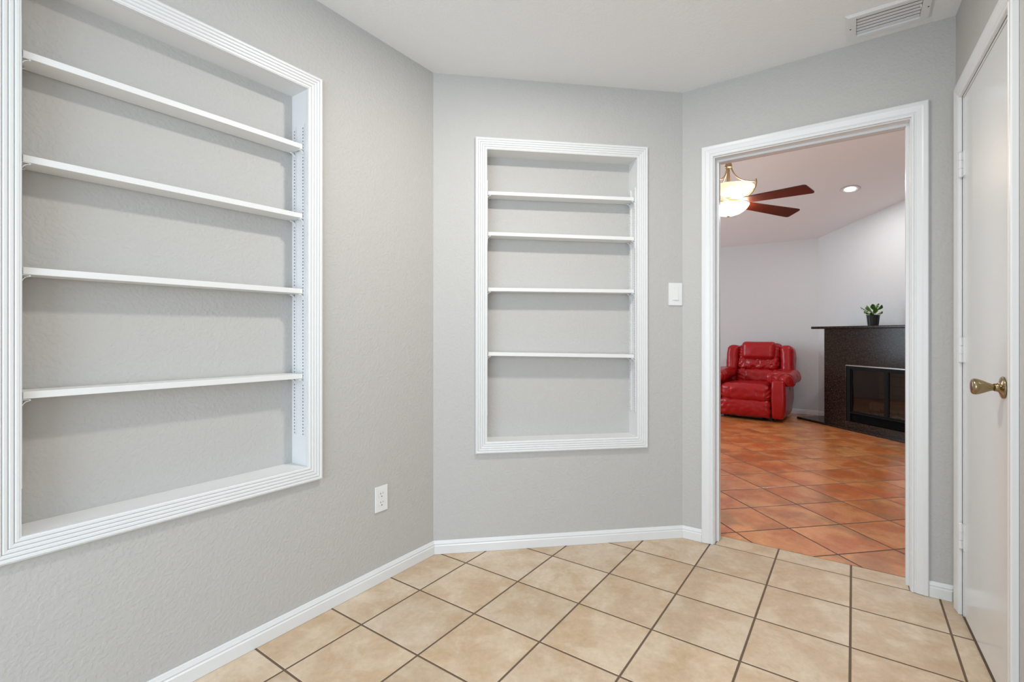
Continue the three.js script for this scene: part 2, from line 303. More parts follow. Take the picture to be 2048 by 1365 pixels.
{
  const c = group('ceiling'); struct(c, 'smooth white ceiling of this room', 'ceiling');
  const s = new THREE.Shape([[-1.9, -2.755], [2.75, -2.755], [2.75, 2.65], [-1.9, 2.65]].map(([x, z]) => new THREE.Vector2(x, -z)));
  s.holes.push(new THREE.Path([[0.01, -2.62], [0.225, -2.62], [0.225, -2.47], [0.01, -2.47]].map(([x, z]) => new THREE.Vector2(x, -z))));
  const can = new THREE.Path(); can.absarc(-0.70, 1.375, 0.075, 0, Math.PI * 2); s.holes.push(can);
  const g = new THREE.ExtrudeGeometry(s, { depth: 0.1, bevelEnabled: false, curveSegments: 24 }); g.rotateX(-Math.PI / 2); g.translate(0, CEIL, 0);
  part('ceiling_surface', g, M.ceiling, c);
}
// far room shell
const SLOPE = 0.22, RIDGE_Z = -4.355, FAR_Z = -7.82, RIDGE_Y = 2.43 + SLOPE * (RIDGE_Z - FAR_Z);
const vault = (z) => z < RIDGE_Z ? 2.43 + SLOPE * (z - FAR_Z) : RIDGE_Y - SLOPE * (z - RIDGE_Z);
const FARCAN = { x: -0.03, z: -6.52 };
{
  const c = group('ceiling'); struct(c, 'white vaulted ceiling of the far room', 'ceiling');
  const slab = (z0, z1) => { const g = span(-3.72, 1.72, 0, 0.1, z0, z1), p = g.attributes.position; for (let i = 0; i < p.count; i++) p.setY(i, p.getY(i) + vault(p.getZ(i))); g.computeVertexNormals(); return g; };
  part('ceiling_slope', slab(-7.94, RIDGE_Z), M.ceiling, c); part('ceiling_slope', slab(RIDGE_Z, -2.76), M.ceiling, c);
  const far = group('wall_far', null, [0, 0, FAR_Z]); struct(far, 'pale grey wall behind the red recliner', 'wall');
  part('wall_surface', wallGeo(-3.72, -0.34, -0.1, 2.5, [], 0.12), M.wallFar, far);
  const FW = { p: [-0.39, 0, FAR_Z], r: rad(-45) }, fw = group('wall_fireplace', FW); struct(fw, 'pale grey corner wall above the fireplace', 'wall');
  part('wall_surface', wallGeo(-0.03, 2.85, -0.1, 3.1, [], 0.12), M.wallFar, fw);
  plainWall('wall_side', 1.59, 1.71, -6.0, -2.76, 3.6, M.wallFar, 'pale grey side wall of the far room');
  const F = { p: [-3.6, 0, 0], r: Math.PI / 2 }, w = group('wall_daylight', F); struct(w, 'pale grey wall with a window in the far room', 'wall');
  part('wall_surface', wallGeo(2.7, 7.94, -0.1, 3.6, [[4.45, 6.35, 0.65, 2.25]], 0.12), M.wallFar, w);
  const win = group('window_2', F, [0, 0, -0.06]); struct(win, 'white framed window', 'window');
  part('window_frame', [...[[4.45, 4.5], [5.375, 5.425], [6.3, 6.35]].map(([a, b]) => span(a, b, 0.65, 2.25, -0.03, 0.03)), span(4.5, 6.3, 0.65, 0.7, -0.03, 0.03), span(4.5, 6.3, 2.2, 2.25, -0.03, 0.03)], M.trim, win);
  for (const [a, b] of [[4.5, 5.375], [5.425, 6.3]]) part('pane', span(a, b, 0.7, 2.2, -0.003, 0.003), M.pane, win);
}

// ---------------------------------------------------------------- mouldings
const FLUTED = (() => { const p = [[0, 0], [0, 0.013]]; const n = 5, w = 0.0105; for (let i = 0; i < n; i++) { const a = 0.002 + i * 0.0112, top = 0.0135 + i * 0.0011; p.push([a, top - 0.0012], [a + 0.0022, top + 0.0012], [a + w * 0.72, top + 0.0018], [a + w - 0.0008, top + 0.0004], [a + w, top - 0.0022]); } p.push([0.0585, 0.017], [0.0600, 0.0155], [0.0600, 0]); return p; })();
const CASING = [[0, 0], [0, 0.008], [0.002, 0.0105], [0.008, 0.0115], [0.0105, 0.0085], [0.014, 0.0085], [0.017, 0.0115], [0.034, 0.0145], [0.040, 0.0165], [0.054, 0.0165], [0.058, 0.0135], [0.058, 0]];
const BASE = [[0, 0], [0, 0.0135], [0.040, 0.0130], [0.0435, 0.0095], [0.0465, 0.0095], [0.0500, 0.0115], [0.0560, 0.0085], [0.0625, 0.0060], [0.0650, 0.0040], [0.0650, 0]];
const GAP = 0.0008;
function nicheTrim(F, N, label) { const t = group('trim_' + (++trims), F, [0, 0, GAP]); struct(t, label, 'trim'); for (const g of frameSides(N.x0, N.x1, N.y0, N.y1, FLUTED)) part('moulding', g, M.trim, t); return t; }
let trims = 0;
nicheTrim(F_LEFT, NL, 'white fluted frame around the wide shelf niche');
nicheTrim(F_DIAG, ND, 'white fluted frame around the narrow shelf niche beside the switch');
{
  const t = group('trim_3', F_DOOR, [0, 0, GAP]); struct(t, 'white casing and jamb of the open doorway', 'trim'); trims++;
  for (const g of frameSides(-0.604, 0.203, 0.002, 2.048, CASING, 'lrt')) part('casing', g, M.trim, t);
  const back = frameSides(-0.604, 0.203, 0.002, 2.048, CASING, 'lrt'); for (const g of back) { g.rotateY(Math.PI); g.translate(-0.401, 0, -0.1325); part('casing', g, M.trim, t); }
  const z0 = -0.1315, z1 = -0.001;
  part('jamb', span(-0.614, -0.599, 0.001, 2.057, z0, z1), M.trim, t); part('jamb', span(0.200, 0.215, 0.001, 2.057, z0, z1), M.trim, t); part('jamb', span(-0.599, 0.200, 2.043, 2.057, z0, z1), M.trim, t);
  part('door_stop', span(-0.599, -0.588, 0.001, 2.043, -0.088, -0.050), M.trim, t); part('door_stop', span(0.189, 0.200, 0.001, 2.043, -0.088, -0.050), M.trim, t); part('door_stop', span(-0.588, 0.189, 2.032, 2.043, -0.088, -0.050), M.trim, t);
}
{
  const t = group('trim_4', F_RIGHT, [0, 0, GAP]); struct(t, 'white casing around the flush door', 'trim'); trims++;
  for (const g of frameSides(DQ0 - 0.012, DQ1 + 0.012, 0.002, DTOP + 0.012, CASING, 'lrt')) part('casing', g, M.trim, t);
  part('jamb', span(DQ0 - 0.019, DQ0 - 0.0015, 0.001, DTOP + 0.019, -0.119, -0.002), M.trim, t); part('jamb', span(DQ1 + 0.003, DQ1 + 0.019, 0.001, DTOP + 0.019, -0.119, -0.002), M.trim, t); part('jamb', span(DQ0 - 0.003, DQ1 + 0.003, DTOP + 0.003, DTOP + 0.019, -0.119, -0.002), M.trim, t);
}
function baseRun(name, runs, label) {          // runs: [from [x, z], to [x, z], start mitre factor, end mitre factor]
  const g = group(name); struct(g, label, 'baseboard');
  for (const [a, b, k0, k1] of runs) { const dx = b[0] - a[0], dz = b[1] - a[1], len = Math.hypot(dx, dz), L = [dx / len, 0, dz / len], B = [-dz / len, 0, dx / len];   // b points to the right of travel seen from above
    part('board', moulding([a[0] + B[0] * GAP, 0.001, a[1] + B[2] * GAP], L, len, [0, 1, 0], B, BASE, (x, y) => k0 * y, (x, y) => -k1 * y), M.trim, g); }
  return g;
}
const K = Math.tan(rad(22.5)), K1 = Math.tan((Math.PI / 2 - F_DIAG.r) / 2), K2 = Math.tan(F_DIAG.r / 2);
baseRun('baseboard_left', [[[XL, 2.5], [XL, C1Z], 0, K1]], 'white baseboard along the outlet wall');
baseRun('baseboard_diagonal', [[[XL, C1Z], [C2X, -2.70], K1, K2]], 'white baseboard along the diagonal wall');
baseRun('baseboard_doorway', [[[C2X, -2.70], [-0.6625, -2.70], K2, 0], [[0.2618, -2.70], [0.3465, -2.70], 0, 1]], 'white baseboard pieces beside the doorway');
baseRun('baseboard_far', [[[-3.6, -7.82], [-0.39, -7.82], 0, -(-K)], [[-0.39, -7.82], [-0.10, -7.53], K, 0]], 'white baseboard behind the recliner');

// ---------------------------------------------------------------- flush door
{
  const d = group('door_1', F_RIGHT); struct(d, 'white flush door with brass knob', 'door');
  part('door_slab', rbox(DQ1 - DQ0, DTOP - 0.012, 0.035, 0.002, (DQ0 + DQ1) / 2, 0.012 + (DTOP - 0.012) / 2, -0.0195), M.door, d);
  for (const y of [1.779, 1.050, 0.316]) {
    const h = part('hinge', [cyl(0.0065, 0.0065, 0.030, 12, DQ0 - 0.002, y - 0.0325, 0.0065), cyl(0.0065, 0.0065, 0.030, 12, DQ0 - 0.002, y, 0.0065), cyl(0.0065, 0.0065, 0.030, 12, DQ0 - 0.002, y + 0.0325, 0.0065), cyl(0.005, 0.005, 0.1, 10, DQ0 - 0.002, y, 0.0065), cyl(0.007, 0.004, 0.004, 10, DQ0 - 0.002, y - 0.050, 0.0065), cyl(0.004, 0.007, 0.004, 10, DQ0 - 0.002, y + 0.050, 0.0065)], M.trim, d, 'painted white butt hinge');
    part('leaf', span(DQ0, DQ0 + 0.026, y - 0.049, y + 0.049, -0.002, 0.0012), M.trim, h);
  }
  const kx = DQ1 - 0.082, ky = 0.950;
  const rose = lathe([[0, 0], [0.0325, 0], [0.0335, 0.003], [0.031, 0.006], [0.022, 0.0085], [0.014, 0.012], [0.0118, 0.018], [0.0118, 0.022], [0, 0.022]]);
  const knob = lathe([[0, 0.020], [0.0095, 0.020], [0.0105, 0.026], [0.0135, 0.034], [0.0195, 0.046], [0.0238, 0.057], [0.0250, 0.064], [0.0240, 0.069], [0.0205, 0.0725], [0.010, 0.0735], [0, 0.0735]]);
  for (const g of [rose, knob]) { g.rotateX(Math.PI / 2); g.translate(kx, ky, -0.0018); }
  part('rose', rose, M.brass, d, 'antique brass door rose'); part('knob', knob, M.brass, d, 'antique brass door knob');
}

// ---------------------------------------------------------------- niche shelves and slotted standards
const clipShape = (() => {                     // bent sheet clip, profile in x (out from the strip) and y
  const o = [[0, -0.0190], [0.0015, -0.0160], [0.0035, -0.0115], [0.0070, -0.0075], [0.0110, -0.0055], [0.0150, -0.0048], [0.0172, -0.0030], [0.0160, -0.0008], [0.0120, 0], [0, 0], [0, -0.0016], [0.0115, -0.0016], [0.0148, -0.0026], [0.0142, -0.0034], [0.0105, -0.0040], [0.0062, -0.0060], [0.0024, -0.0102], [0, -0.0150]];
  return new THREE.Shape(o.map(([x, y]) => new THREE.Vector2(x, y)));
})();
const clipGeo = new THREE.ExtrudeGeometry(clipShape, { depth: 0.011, bevelEnabled: false }); clipGeo.translate(0, 0, -0.0055);
const stripLen = 1.216, stripW = 0.016, stripD = 0.0048, pitch = 0.0127;
const stripGeo = (() => {                      // channel open to the front by a row of slots, x is out from the jamb
  const g = [span(0, stripD, 0, stripLen, -stripW / 2, -stripW / 2 + 0.0012), span(0, stripD, 0, stripLen, stripW / 2 - 0.0012, stripW / 2)];
  g.push(span(stripD - 0.001, stripD, 0, stripLen, -stripW / 2, -0.0028), span(stripD - 0.001, stripD, 0, stripLen, 0.0028, stripW / 2));
  let y = 0; const n = Math.floor(stripLen / pitch); for (let i = 0; i <= n; i++) { const y0 = i === 0 ? 0 : i * pitch - 0.0030, y1 = i === n ? stripLen : i * pitch + 0.0038; g.push(span(stripD - 0.001, stripD, y0, y1, -0.0028, 0.0028)); }
  return join(g);
})();
const stripBack = span(0, 0.0006, 0, stripLen, -stripW / 2 + 0.0012, stripW / 2 - 0.0012);
function shelving(F, N, ends, stripY, words, grp, where, sides) {
  const SD = stripD + 0.0008, th = 0.0185, names = ['topmost', 'second from top', 'third from top', 'lowest'];
  ends.forEach(([yl, yr], i) => {
    const w = N.x1 - N.x0 - 2 * SD - 0.003, cx = (N.x0 + N.x1) / 2, s = group('shelf', F, [cx, (yl + yr) / 2 - th, -0.055]);
    const tilt = Math.atan2(yr - yl, w);
    const b = part('board', rbox(w, th, 0.084, 0.0012, 0, th / 2, 0), M.shelf, s); b.rotation.z = tilt;
    tag(s, `${names[i]} white wooden shelf in the ${words}`, 'shelf', grp);
  });
  for (const side of [0, 1]) for (const z of [-0.0155, -0.0745]) {
    const x = side ? N.x1 - 0.0004 : N.x0 + 0.0004;
    const st = group('shelf_standard', F, [x, stripY, z]); 
    const turn = side ? Math.PI : 0;
    const a = part('strip', stripGeo, M.whiteMetal, st); a.rotation.y = turn; const b = part('channel_back', stripBack, M.steel, st, 'bare steel inside of the channel'); b.rotation.y = turn;
    ends.forEach(([yl, yr]) => { const y = (side ? yr : yl) - th - 0.0012 - stripY; const c = part('support_clip', clipGeo, M.whiteMetal, st); c.rotation.y = turn; c.position.set((side ? -1 : 1) * (stripD - 0.0004), y, 0); });
    tag(st, `${z > -0.04 ? 'front' : 'rear'} slotted white shelf standard, ${where} side ${sides[side]}`, 'shelf standard', 'slotted standards of the ' + where);
  }
}
shelving(F_LEFT, NL, [[1.846, 1.851], [1.576, 1.581], [1.285, 1.288], [0.962, 0.957]], 0.714, 'wide niche on the outlet wall', 'shelves of the wide niche', 'wide niche', ['farthest from the outlet', 'nearest the outlet']);
shelving(F_DIAG, ND, [[1.853, 1.854], [1.642, 1.639], [1.353, 1.354], [1.018, 1.001]], 0.690, 'narrow niche beside the switch', 'shelves of the narrow niche', 'narrow niche', ['farthest from the switch', 'nearest the switch']);

// ---------------------------------------------------------------- outlet, switch, ceiling vent
{
  const o = group('power_outlet', F_LEFT, [1.434, 0.372, GAP]); tag(o, 'white duplex power outlet on the grey wall below the wide niche', 'outlet');
  part('cover_plate', rbox(0.070, 0.114, 0.0055, 0.0022, 0, 0, 0.0027), M.plastic, o);
  for (const y of [0.0195, -0.0195]) {
    const face2d = (r) => { const q = new THREE.Shape(); q.absarc(0, 0, r, rad(-52), rad(52)); q.absarc(0, 0, r, rad(128), rad(232)); q.closePath(); return q; };
    const gap = new THREE.ExtrudeGeometry(face2d(0.0180), { depth: 0.0004, bevelEnabled: false, curveSegments: 16 }); gap.translate(0, y, 0.0054);
    const f = new THREE.ExtrudeGeometry(face2d(0.0172), { depth: 0.0010, bevelEnabled: false, curveSegments: 16 }); f.translate(0, y, 0.0056);
    part('joint', gap, M.grey, o); const face = part('receptacle', f, M.plastic, o);
    part('slot', [span(-0.0078, -0.0054, y + 0.0005, y + 0.0090, 0.0064, 0.0068), span(0.0054, 0.0074, y + 0.0015, y + 0.0085, 0.0064, 0.0068), cyl(0.0026, 0.0026, 0.0004, 12, 0, 0, 0).rotateX(Math.PI / 2).translate(0, y - 0.0085, 0.0066)], M.dark, face, 'dark plug slots');
  }
  part('screw', cyl(0.0028, 0.0028, 0.001, 12, 0, 0, 0).rotateX(Math.PI / 2).translate(0, 0, 0.0059), M.whiteMetal, o);
}
{
  const o = group('light_switch', F_DIAG, [1.3035, 1.330, GAP]); tag(o, 'white rocker light switch between niche and doorway', 'light switch');
  part('cover_plate', [span(-0.0390, -0.0172, -0.061, 0.061, 0, 0.005), span(0.0172, 0.0390, -0.061, 0.061, 0, 0.005), span(-0.0172, 0.0172, 0.0338, 0.061, 0, 0.005), span(-0.0172, 0.0172, -0.061, -0.0338, 0, 0.005), rbox(0.0776, 0.1216, 0.004, 0.0018, 0, 0, 0.002)], M.plastic, o);
  const r = part('rocker', rbox(0.0325, 0.0655, 0.006, 0.001, 0, 0, 0), M.plastic, o); r.position.set(0, 0, 0.0052); r.rotation.x = rad(-4.5);
}
{
  const v = group('air_vent', null, [0.1175, CEIL, -2.543]); tag(v, 'white louvred air vent in the ceiling above the doorway', 'air vent');
  const W = 0.1455, D = 0.0985, iw = 0.108, id = 0.074, t = 0.010;   // half sizes
  const prof = [[0, 0], [0, t * 0.9], [0.006, t], [0.024, t], [0.0245, t * 0.4], [0.0245, 0]];
  const fr = (x0, x1, z0, z1, px, pz) => { const s = [];
    const pr = (w) => [[0, 0], [0, t * 0.95], [w * 0.72, t], [w, t * 0.25], [w, 0]];
    s.push(moulding([x0, 0, z0], [1, 0, 0], x1 - x0, [0, 0, -1], [0, -1, 0], pr(pz), (a) => -a * px / pz, (a) => a * px / pz));
    s.push(moulding([x0, 0, z1], [1, 0, 0], x1 - x0, [0, 0, 1], [0, -1, 0], pr(pz), (a) => -a * px / pz, (a) => a * px / pz));
    s.push(moulding([x0, 0, z0], [0, 0, 1], z1 - z0, [-1, 0, 0], [0, -1, 0], pr(px), (a) => -a * pz / px, (a) => a * pz / px));
    s.push(moulding([x1, 0, z0], [0, 0, 1], z1 - z0, [1, 0, 0], [0, -1, 0], pr(px), (a) => -a * pz / px, (a) => a * pz / px)); return s; };
  part('frame', fr(-iw, iw, -id, id, W - iw, D - id), M.whiteMetal, v);
  for (let i = 0; i < 6; i++) { const g = rbox(iw * 2 - 0.003, 0.0012, 0.0208, 0.0005, 0, 0, 0, 1); g.rotateX(rad(2)); g.translate(0, -0.0015, -id + 0.0135 + i * 0.0245); part('louvre', g, M.whiteMetal, v); }
  part('duct', [span(-iw - 0.002, iw + 0.002, 0.085, 0.09, -id, id), span(-iw - 0.003, -iw, 0.0, 0.09, -id, id), span(iw, iw + 0.003, 0.0, 0.09, -id, id), span(-iw, iw, 0.0, 0.09, -id - 0.001, -id + 0.001), span(-iw, iw, 0.0, 0.09, id - 0.001, id + 0.001)], M.steel, v, 'grey sheet metal duct');
  for (const x of [-0.128, 0.128]) part('screw', cyl(0.0032, 0.0032, 0.0012, 10, x, -t - 0.0002, 0.0), M.steel, v);
  part('lever', rbox(0.004, 0.012, 0.010, 0.001, iw - 0.004, -0.009, 0.02, 1), M.whiteMetal, v);
}

// ---------------------------------------------------------------- recessed lamps
function canLight(pos, tilt, power, color, label) {
  const o = group('recessed_light', null, pos); o.rotation.x = tilt; tag(o, label, 'ceiling light');
  part('trim_ring', lathe([[0.062, 0.012], [0.064, -0.002], [0.070, -0.005], [0.088, -0.0045], [0.093, -0.0005], [0.062, -0.0004]]), M.whiteMetal, o);
  part('lens', lathe([[0, -0.0015], [0.050, -0.001], [0.0625, 0.002], [0.0625, 0.006], [0, 0.006]]), M.lens, o, 'glowing round lens');
  const l = new THREE.RectAreaLight(color, power, 0.112, 0.112); l.position.set(0, -0.008, 0); l.rotation.x = -Math.PI / 2; o.add(l);
  return o;
}
canLight([-0.70, CEIL, -1.375], 0, LAMP_NEAR, new THREE.Color(1.0, 0.955, 0.89), 'round recessed ceiling lamp above the niche room');
canLight([FARCAN.x, vault(FARCAN.z) - 0.0005, FARCAN.z], -Math.atan(SLOPE), LAMP_FAR, new THREE.Color(0.97, 0.98, 1.0), 'bright round recessed lamp in the far sloped ceiling');

// ---------------------------------------------------------------- ceiling fan
{
  const f = group('ceiling_fan', null, [-0.856, 0, RIDGE_Z]); tag(f, 'bronze ceiling fan with dark wood blades and two glowing glass bowls', 'ceiling fan');
  part('canopy', lathe([[0, RIDGE_Y - 0.002], [0.07, RIDGE_Y - 0.015], [0.065, RIDGE_Y - 0.05], [0.03, RIDGE_Y - 0.08], [0, RIDGE_Y - 0.085]]), M.bronze, f);
  part('downrod', cyl(0.012, 0.012, RIDGE_Y - 0.08 - 2.28, 16, 0, (RIDGE_Y - 0.08 + 2.28) / 2, 0), M.bronze, f);
  part('top_hub', lathe([[0, 2.575], [0.014, 2.572], [0.020, 2.555], [0.027, 2.530], [0.030, 2.512], [0.024, 2.503], [0, 2.502]]), M.bronze, f);
  for (let k = 0; k < 3; k++) {
    const a = k * Math.PI * 2 / 3 + rad(-14), c = Math.cos(a), s = Math.sin(a), R = (r, y) => [r * c, y, r * s];
    const arm = part('arm', tube([R(0.020, 2.515), R(0.030, 2.480), R(0.058, 2.430), R(0.105, 2.395), R(0.160, 2.378), R(0.198, 2.372)], 0.0058, 30, 8), M.bronze, f);
    part('strap', tube([R(0.205, 2.392), R(0.208, 2.365), R(0.200, 2.322), R(0.162, 2.268), R(0.110, 2.240), R(0.072, 2.232)], 0.0070, 30, 8), M.bronze, arm);
  }
  part('socket_stem', lathe([[0.013, 2.44], [0.016, 2.36], [0.034, 2.345], [0.036, 2.31], [0, 2.305]]), M.bronze, f);
  part('upper_bowl', lathe([[0.055, 2.242], [0.085, 2.248], [0.125, 2.264], [0.160, 2.286], [0.184, 2.309], [0.196, 2.326], [0.197, 2.334], [0.190, 2.332], [0.180, 2.314], [0.155, 2.291], [0.120, 2.270], [0.080, 2.254], [0.055, 2.248]], 56), M.bowl, f, 'glowing cream glass bowl');
  part('motor_housing', lathe([[0, 2.246], [0.060, 2.245], [0.075, 2.240], [0.078, 2.232], [0.088, 2.226], [0.098, 2.216], [0.098, 2.204], [0.080, 2.196], [0, 2.194]]), M.bronze, f);
  part('lower_bowl', lathe([[0.152, 2.192], [0.160, 2.189], [0.158, 2.180], [0.144, 2.160], [0.118, 2.137], [0.085, 2.118], [0.045, 2.106], [0, 2.103], [0, 2.108], [0.045, 2.111], [0.083, 2.123], [0.114, 2.144], [0.138, 2.166], [0.151, 2.182]], 56), M.bowlLow, f, 'glowing white glass bowl');
  part('finial', lathe([[0, 2.104], [0.012, 2.103], [0.014, 2.099], [0.008, 2.095], [0, 2.094]]), M.bronze, f);
  for (let k = 0; k < 5; k++) {
    const a = rad(23.4 - 72 + k * 72);
    const sh = new THREE.Shape(); sh.moveTo(0.030, -0.051); sh.lineTo(0.500, -0.072); sh.quadraticCurveTo(0.522, -0.072, 0.523, -0.050); sh.lineTo(0.523, 0.050); sh.quadraticCurveTo(0.522, 0.072, 0.500, 0.072); sh.lineTo(0.030, 0.051); sh.closePath();
    const g = new THREE.ExtrudeGeometry(sh, { depth: 0.006, bevelEnabled: true, bevelSize: 0.0015, bevelThickness: 0.0015, bevelSegments: 1 }); g.rotateX(-Math.PI / 2); g.translate(0, -0.003, 0);
    g.rotateX(-rad(13)); g.rotateZ(-rad(4.5)); g.translate(0.135, 2.205, 0); g.rotateY(-a);
    const b = part('blade', g, M.wood, f, 'dark walnut fan blade');
    const bg = new THREE.Shape(); bg.moveTo(0, -0.014); bg.quadraticCurveTo(0.05, -0.010, 0.085, -0.030); bg.lineTo(0.14, -0.030); bg.quadraticCurveTo(0.155, -0.012, 0.125, -0.006); bg.lineTo(0.125, 0.006); bg.quadraticCurveTo(0.155, 0.012, 0.14, 0.030); bg.lineTo(0.085, 0.030); bg.quadraticCurveTo(0.05, 0.010, 0, 0.014); bg.closePath();
    const br = new THREE.ExtrudeGeometry(bg, { depth: 0.005, bevelEnabled: false }); br.rotateX(-Math.PI / 2); br.rotateX(-rad(13)); br.rotateZ(-rad(4.5)); br.translate(0.085, 2.214, 0); br.rotateY(-a);
    part('blade_bracket', br, M.bronze, b, 'bronze blade bracket');
  }
  for (const [y, p, col] of [[2.305, FAN_UP, new THREE.Color(1, 0.84, 0.62)], [2.155, FAN_DOWN, new THREE.Color(1, 0.86, 0.66)]]) { const l = new THREE.PointLight(col, p, 0, 2); l.position.set(0.07, y, 0); l.castShadow = true; l.shadow.radius = 2; f.add(l); }
}

// ---------------------------------------------------------------- corner fireplace
const FZ = -0.03;
{
  const f = group('fireplace', F_FIRE); tag(f, 'dark brown polished granite corner fireplace with glass doors', 'fireplace');
  const D = -0.484, uvs = (g) => { const p = g.attributes.position, n = g.attributes.normal, uv = []; for (let i = 0; i < p.count; i++) { const ax = Math.abs(n.getX(i)), ay = Math.abs(n.getY(i)); uv.push(ax > 0.7 ? p.getZ(i) : p.getX(i), ay > 0.7 ? p.getZ(i) : p.getY(i)); } g.setAttribute('uv', new THREE.Float32BufferAttribute(uv, 2)); return g; };
  part('hearth', uvs(rbox(2.42, 0.028, 0.484, 0.002, 1.21, 0.0145, D / 2)), M.granite, f);
  part('leg', uvs(span(0.415, 0.7235, 0.029, 1.176, D, FZ)), M.granite, f); part('leg', uvs(span(1.7015, 2.01, 0.029, 1.176, D, FZ)), M.granite, f);
  part('header', uvs(span(0.7255, 1.6995, 0.757, 1.176, D, FZ)), M.granite, f);
  part('plinth', uvs(span(0.7255, 1.6995, 0.029, 0.104, -0.12, FZ - 0.002)), M.granite, f);
  part('mantel', uvs(rbox(1.915, 0.030, 0.502, 0.008, 0.255 + 0.9575, 1.1915, -0.233)), M.granite, f);
  const ins = part('insert', [span(0.7265, 0.775, 0.105, 0.742, -0.075, -0.040), span(1.650, 1.6985, 0.105, 0.742, -0.075, -0.040), span(0.775, 1.650, 0.712, 0.742, -0.075, -0.040), span(0.775, 1.650, 0.196, 0.212, -0.075, -0.040)], M.blackMetal, f, 'black metal fireplace insert');
  part('edge_strip', span(0.7265, 1.6985, 0.743, 0.756, -0.055, FZ - 0.001), M.chrome, ins, 'thin bright metal strip');
  part('joint_strip', span(0.7237, 0.7253, 0.03, 0.757, -0.05, FZ + 0.0003), M.chrome, ins);
  for (let i = 0; i < 5; i++) { const g = rbox(0.872, 0.004, 0.020, 0.001, 0, 0, 0, 1); g.rotateX(rad(38)); g.translate(1.2125, 0.118 + i * 0.0172, -0.060); part('louvre', g, M.blackMetal, ins); }
  part('louvre_back', span(0.775, 1.650, 0.105, 0.196, -0.12, -0.11), M.dark, ins);
  for (const [a, b] of [[0.778, 1.196], [1.229, 1.647]]) { const gl = part('glass_door', span(a, b, 0.214, 0.710, -0.063, -0.058), M.glass, ins, 'dark glass door'); part('door_rail', [span(a, b, 0.2135, 0.224, -0.068, -0.052), span(a, b, 0.700, 0.7105, -0.068, -0.052), span(a, a + 0.010, 0.224, 0.700, -0.068, -0.052), span(b - 0.010, b, 0.224, 0.700, -0.068, -0.052)], M.blackMetal, gl); }
  part('centre_post', span(1.1965, 1.2285, 0.212, 0.712, -0.080, -0.050), M.blackMetal, ins);
  part('firebox', [span(0.775, 1.650, 0.150, 0.196, -0.45, -0.08), span(0.76, 0.775, 0.196, 0.756, -0.45, -0.076), span(1.650, 1.665, 0.196, 0.756, -0.45, -0.076), span(0.775, 1.650, 0.742, 0.756, -0.45, -0.076)], M.firebox, ins, 'sooty firebox');
  for (let r = 0; r < 5; r++) for (let c = 0; c < 5; c++) { const off = r % 2 ? 0.0875 : 0, x0 = Math.max(0.776, 0.776 + c * 0.175 - off), x1 = Math.min(1.649, 0.776 + (c + 1) * 0.175 - off - 0.006); if (x1 - x0 > 0.02) part('firebrick', span(x0, x1, 0.198 + r * 0.108, 0.198 + r * 0.108 + 0.103, -0.45, -0.43), M.firebrick, ins); }
  part('firebox_back', span(0.775, 1.650, 0.196, 0.742, -0.46, -0.436), M.firebox, ins);
  // ash bed, grate and logs: one gas log set standing in the firebox
  const gt = group('log_set', F_FIRE, [1.2125, 0.1965, -0.26]); tag(gt, 'brown logs on a black iron grate over ash inside the fireplace', 'log set');
  const gs = []; for (let i = 0; i < 420; i++) { const r = rr(0.005, 0.012), g = new THREE.IcosahedronGeometry(r, 0); g.scale(1, 0.7, 1); g.rotateY(rnd() * 6); g.translate(rr(-0.40, 0.40), r * 0.72 + 0.001 + (i % 3) * 0.004, rr(-0.10, 0.14)); gs.push(g); }
  const am = part('ash_gravel', gs, M.ash, gt, 'grey brown ember gravel'); am.userData.kind = 'stuff';
  for (let i = 0; i < 6; i++) part('grate_bar', tube([[-0.26 + i * 0.104, 0.085, 0.115], [-0.26 + i * 0.104, 0.05, 0.10], [-0.26 + i * 0.104, 0.045, -0.06], [-0.26 + i * 0.104, 0.07, -0.09]], 0.006, 16, 6), M.blackMetal, gt);
  for (const z of [0.03, -0.062]) { part('grate_rail', span(-0.28, 0.28, 0.034, 0.046, z, z + 0.012), M.blackMetal, gt); for (const x of [-0.25, 0.25]) part('grate_leg', span(x - 0.006, x + 0.006, 0, 0.036, z, z + 0.012), M.blackMetal, gt); }
  const logGeo = (L, R, s) => { const g = new THREE.CylinderGeometry(R, R * 0.9, L, 18, 14), p = g.attributes.position; for (let i = 0; i < p.count; i++) { const x = p.getX(i), y = p.getY(i), z = p.getZ(i), k = 1 + 0.22 * perlin.noise(x * 25 + s, y * 9, z * 25); p.setXYZ(i, x * k, y, z * k); } g.rotateZ(Math.PI / 2); g.computeVertexNormals(); return g; };
  [[-0.03, 0.106, 0.035, 0.56, 0.048, 0.06, 0.03], [0.03, 0.104, -0.070, 0.50, 0.050, -0.1, 0.0], [0.12, 0.200, -0.010, 0.42, 0.042, -0.25, 0.14]].forEach(([x, y, z, L, R, ry, rz], i) => {
    const m = part('log', logGeo(L, R, i * 7), M.log, gt); m.rotation.set(0, ry, rz); m.position.set(x, y, z); });
}

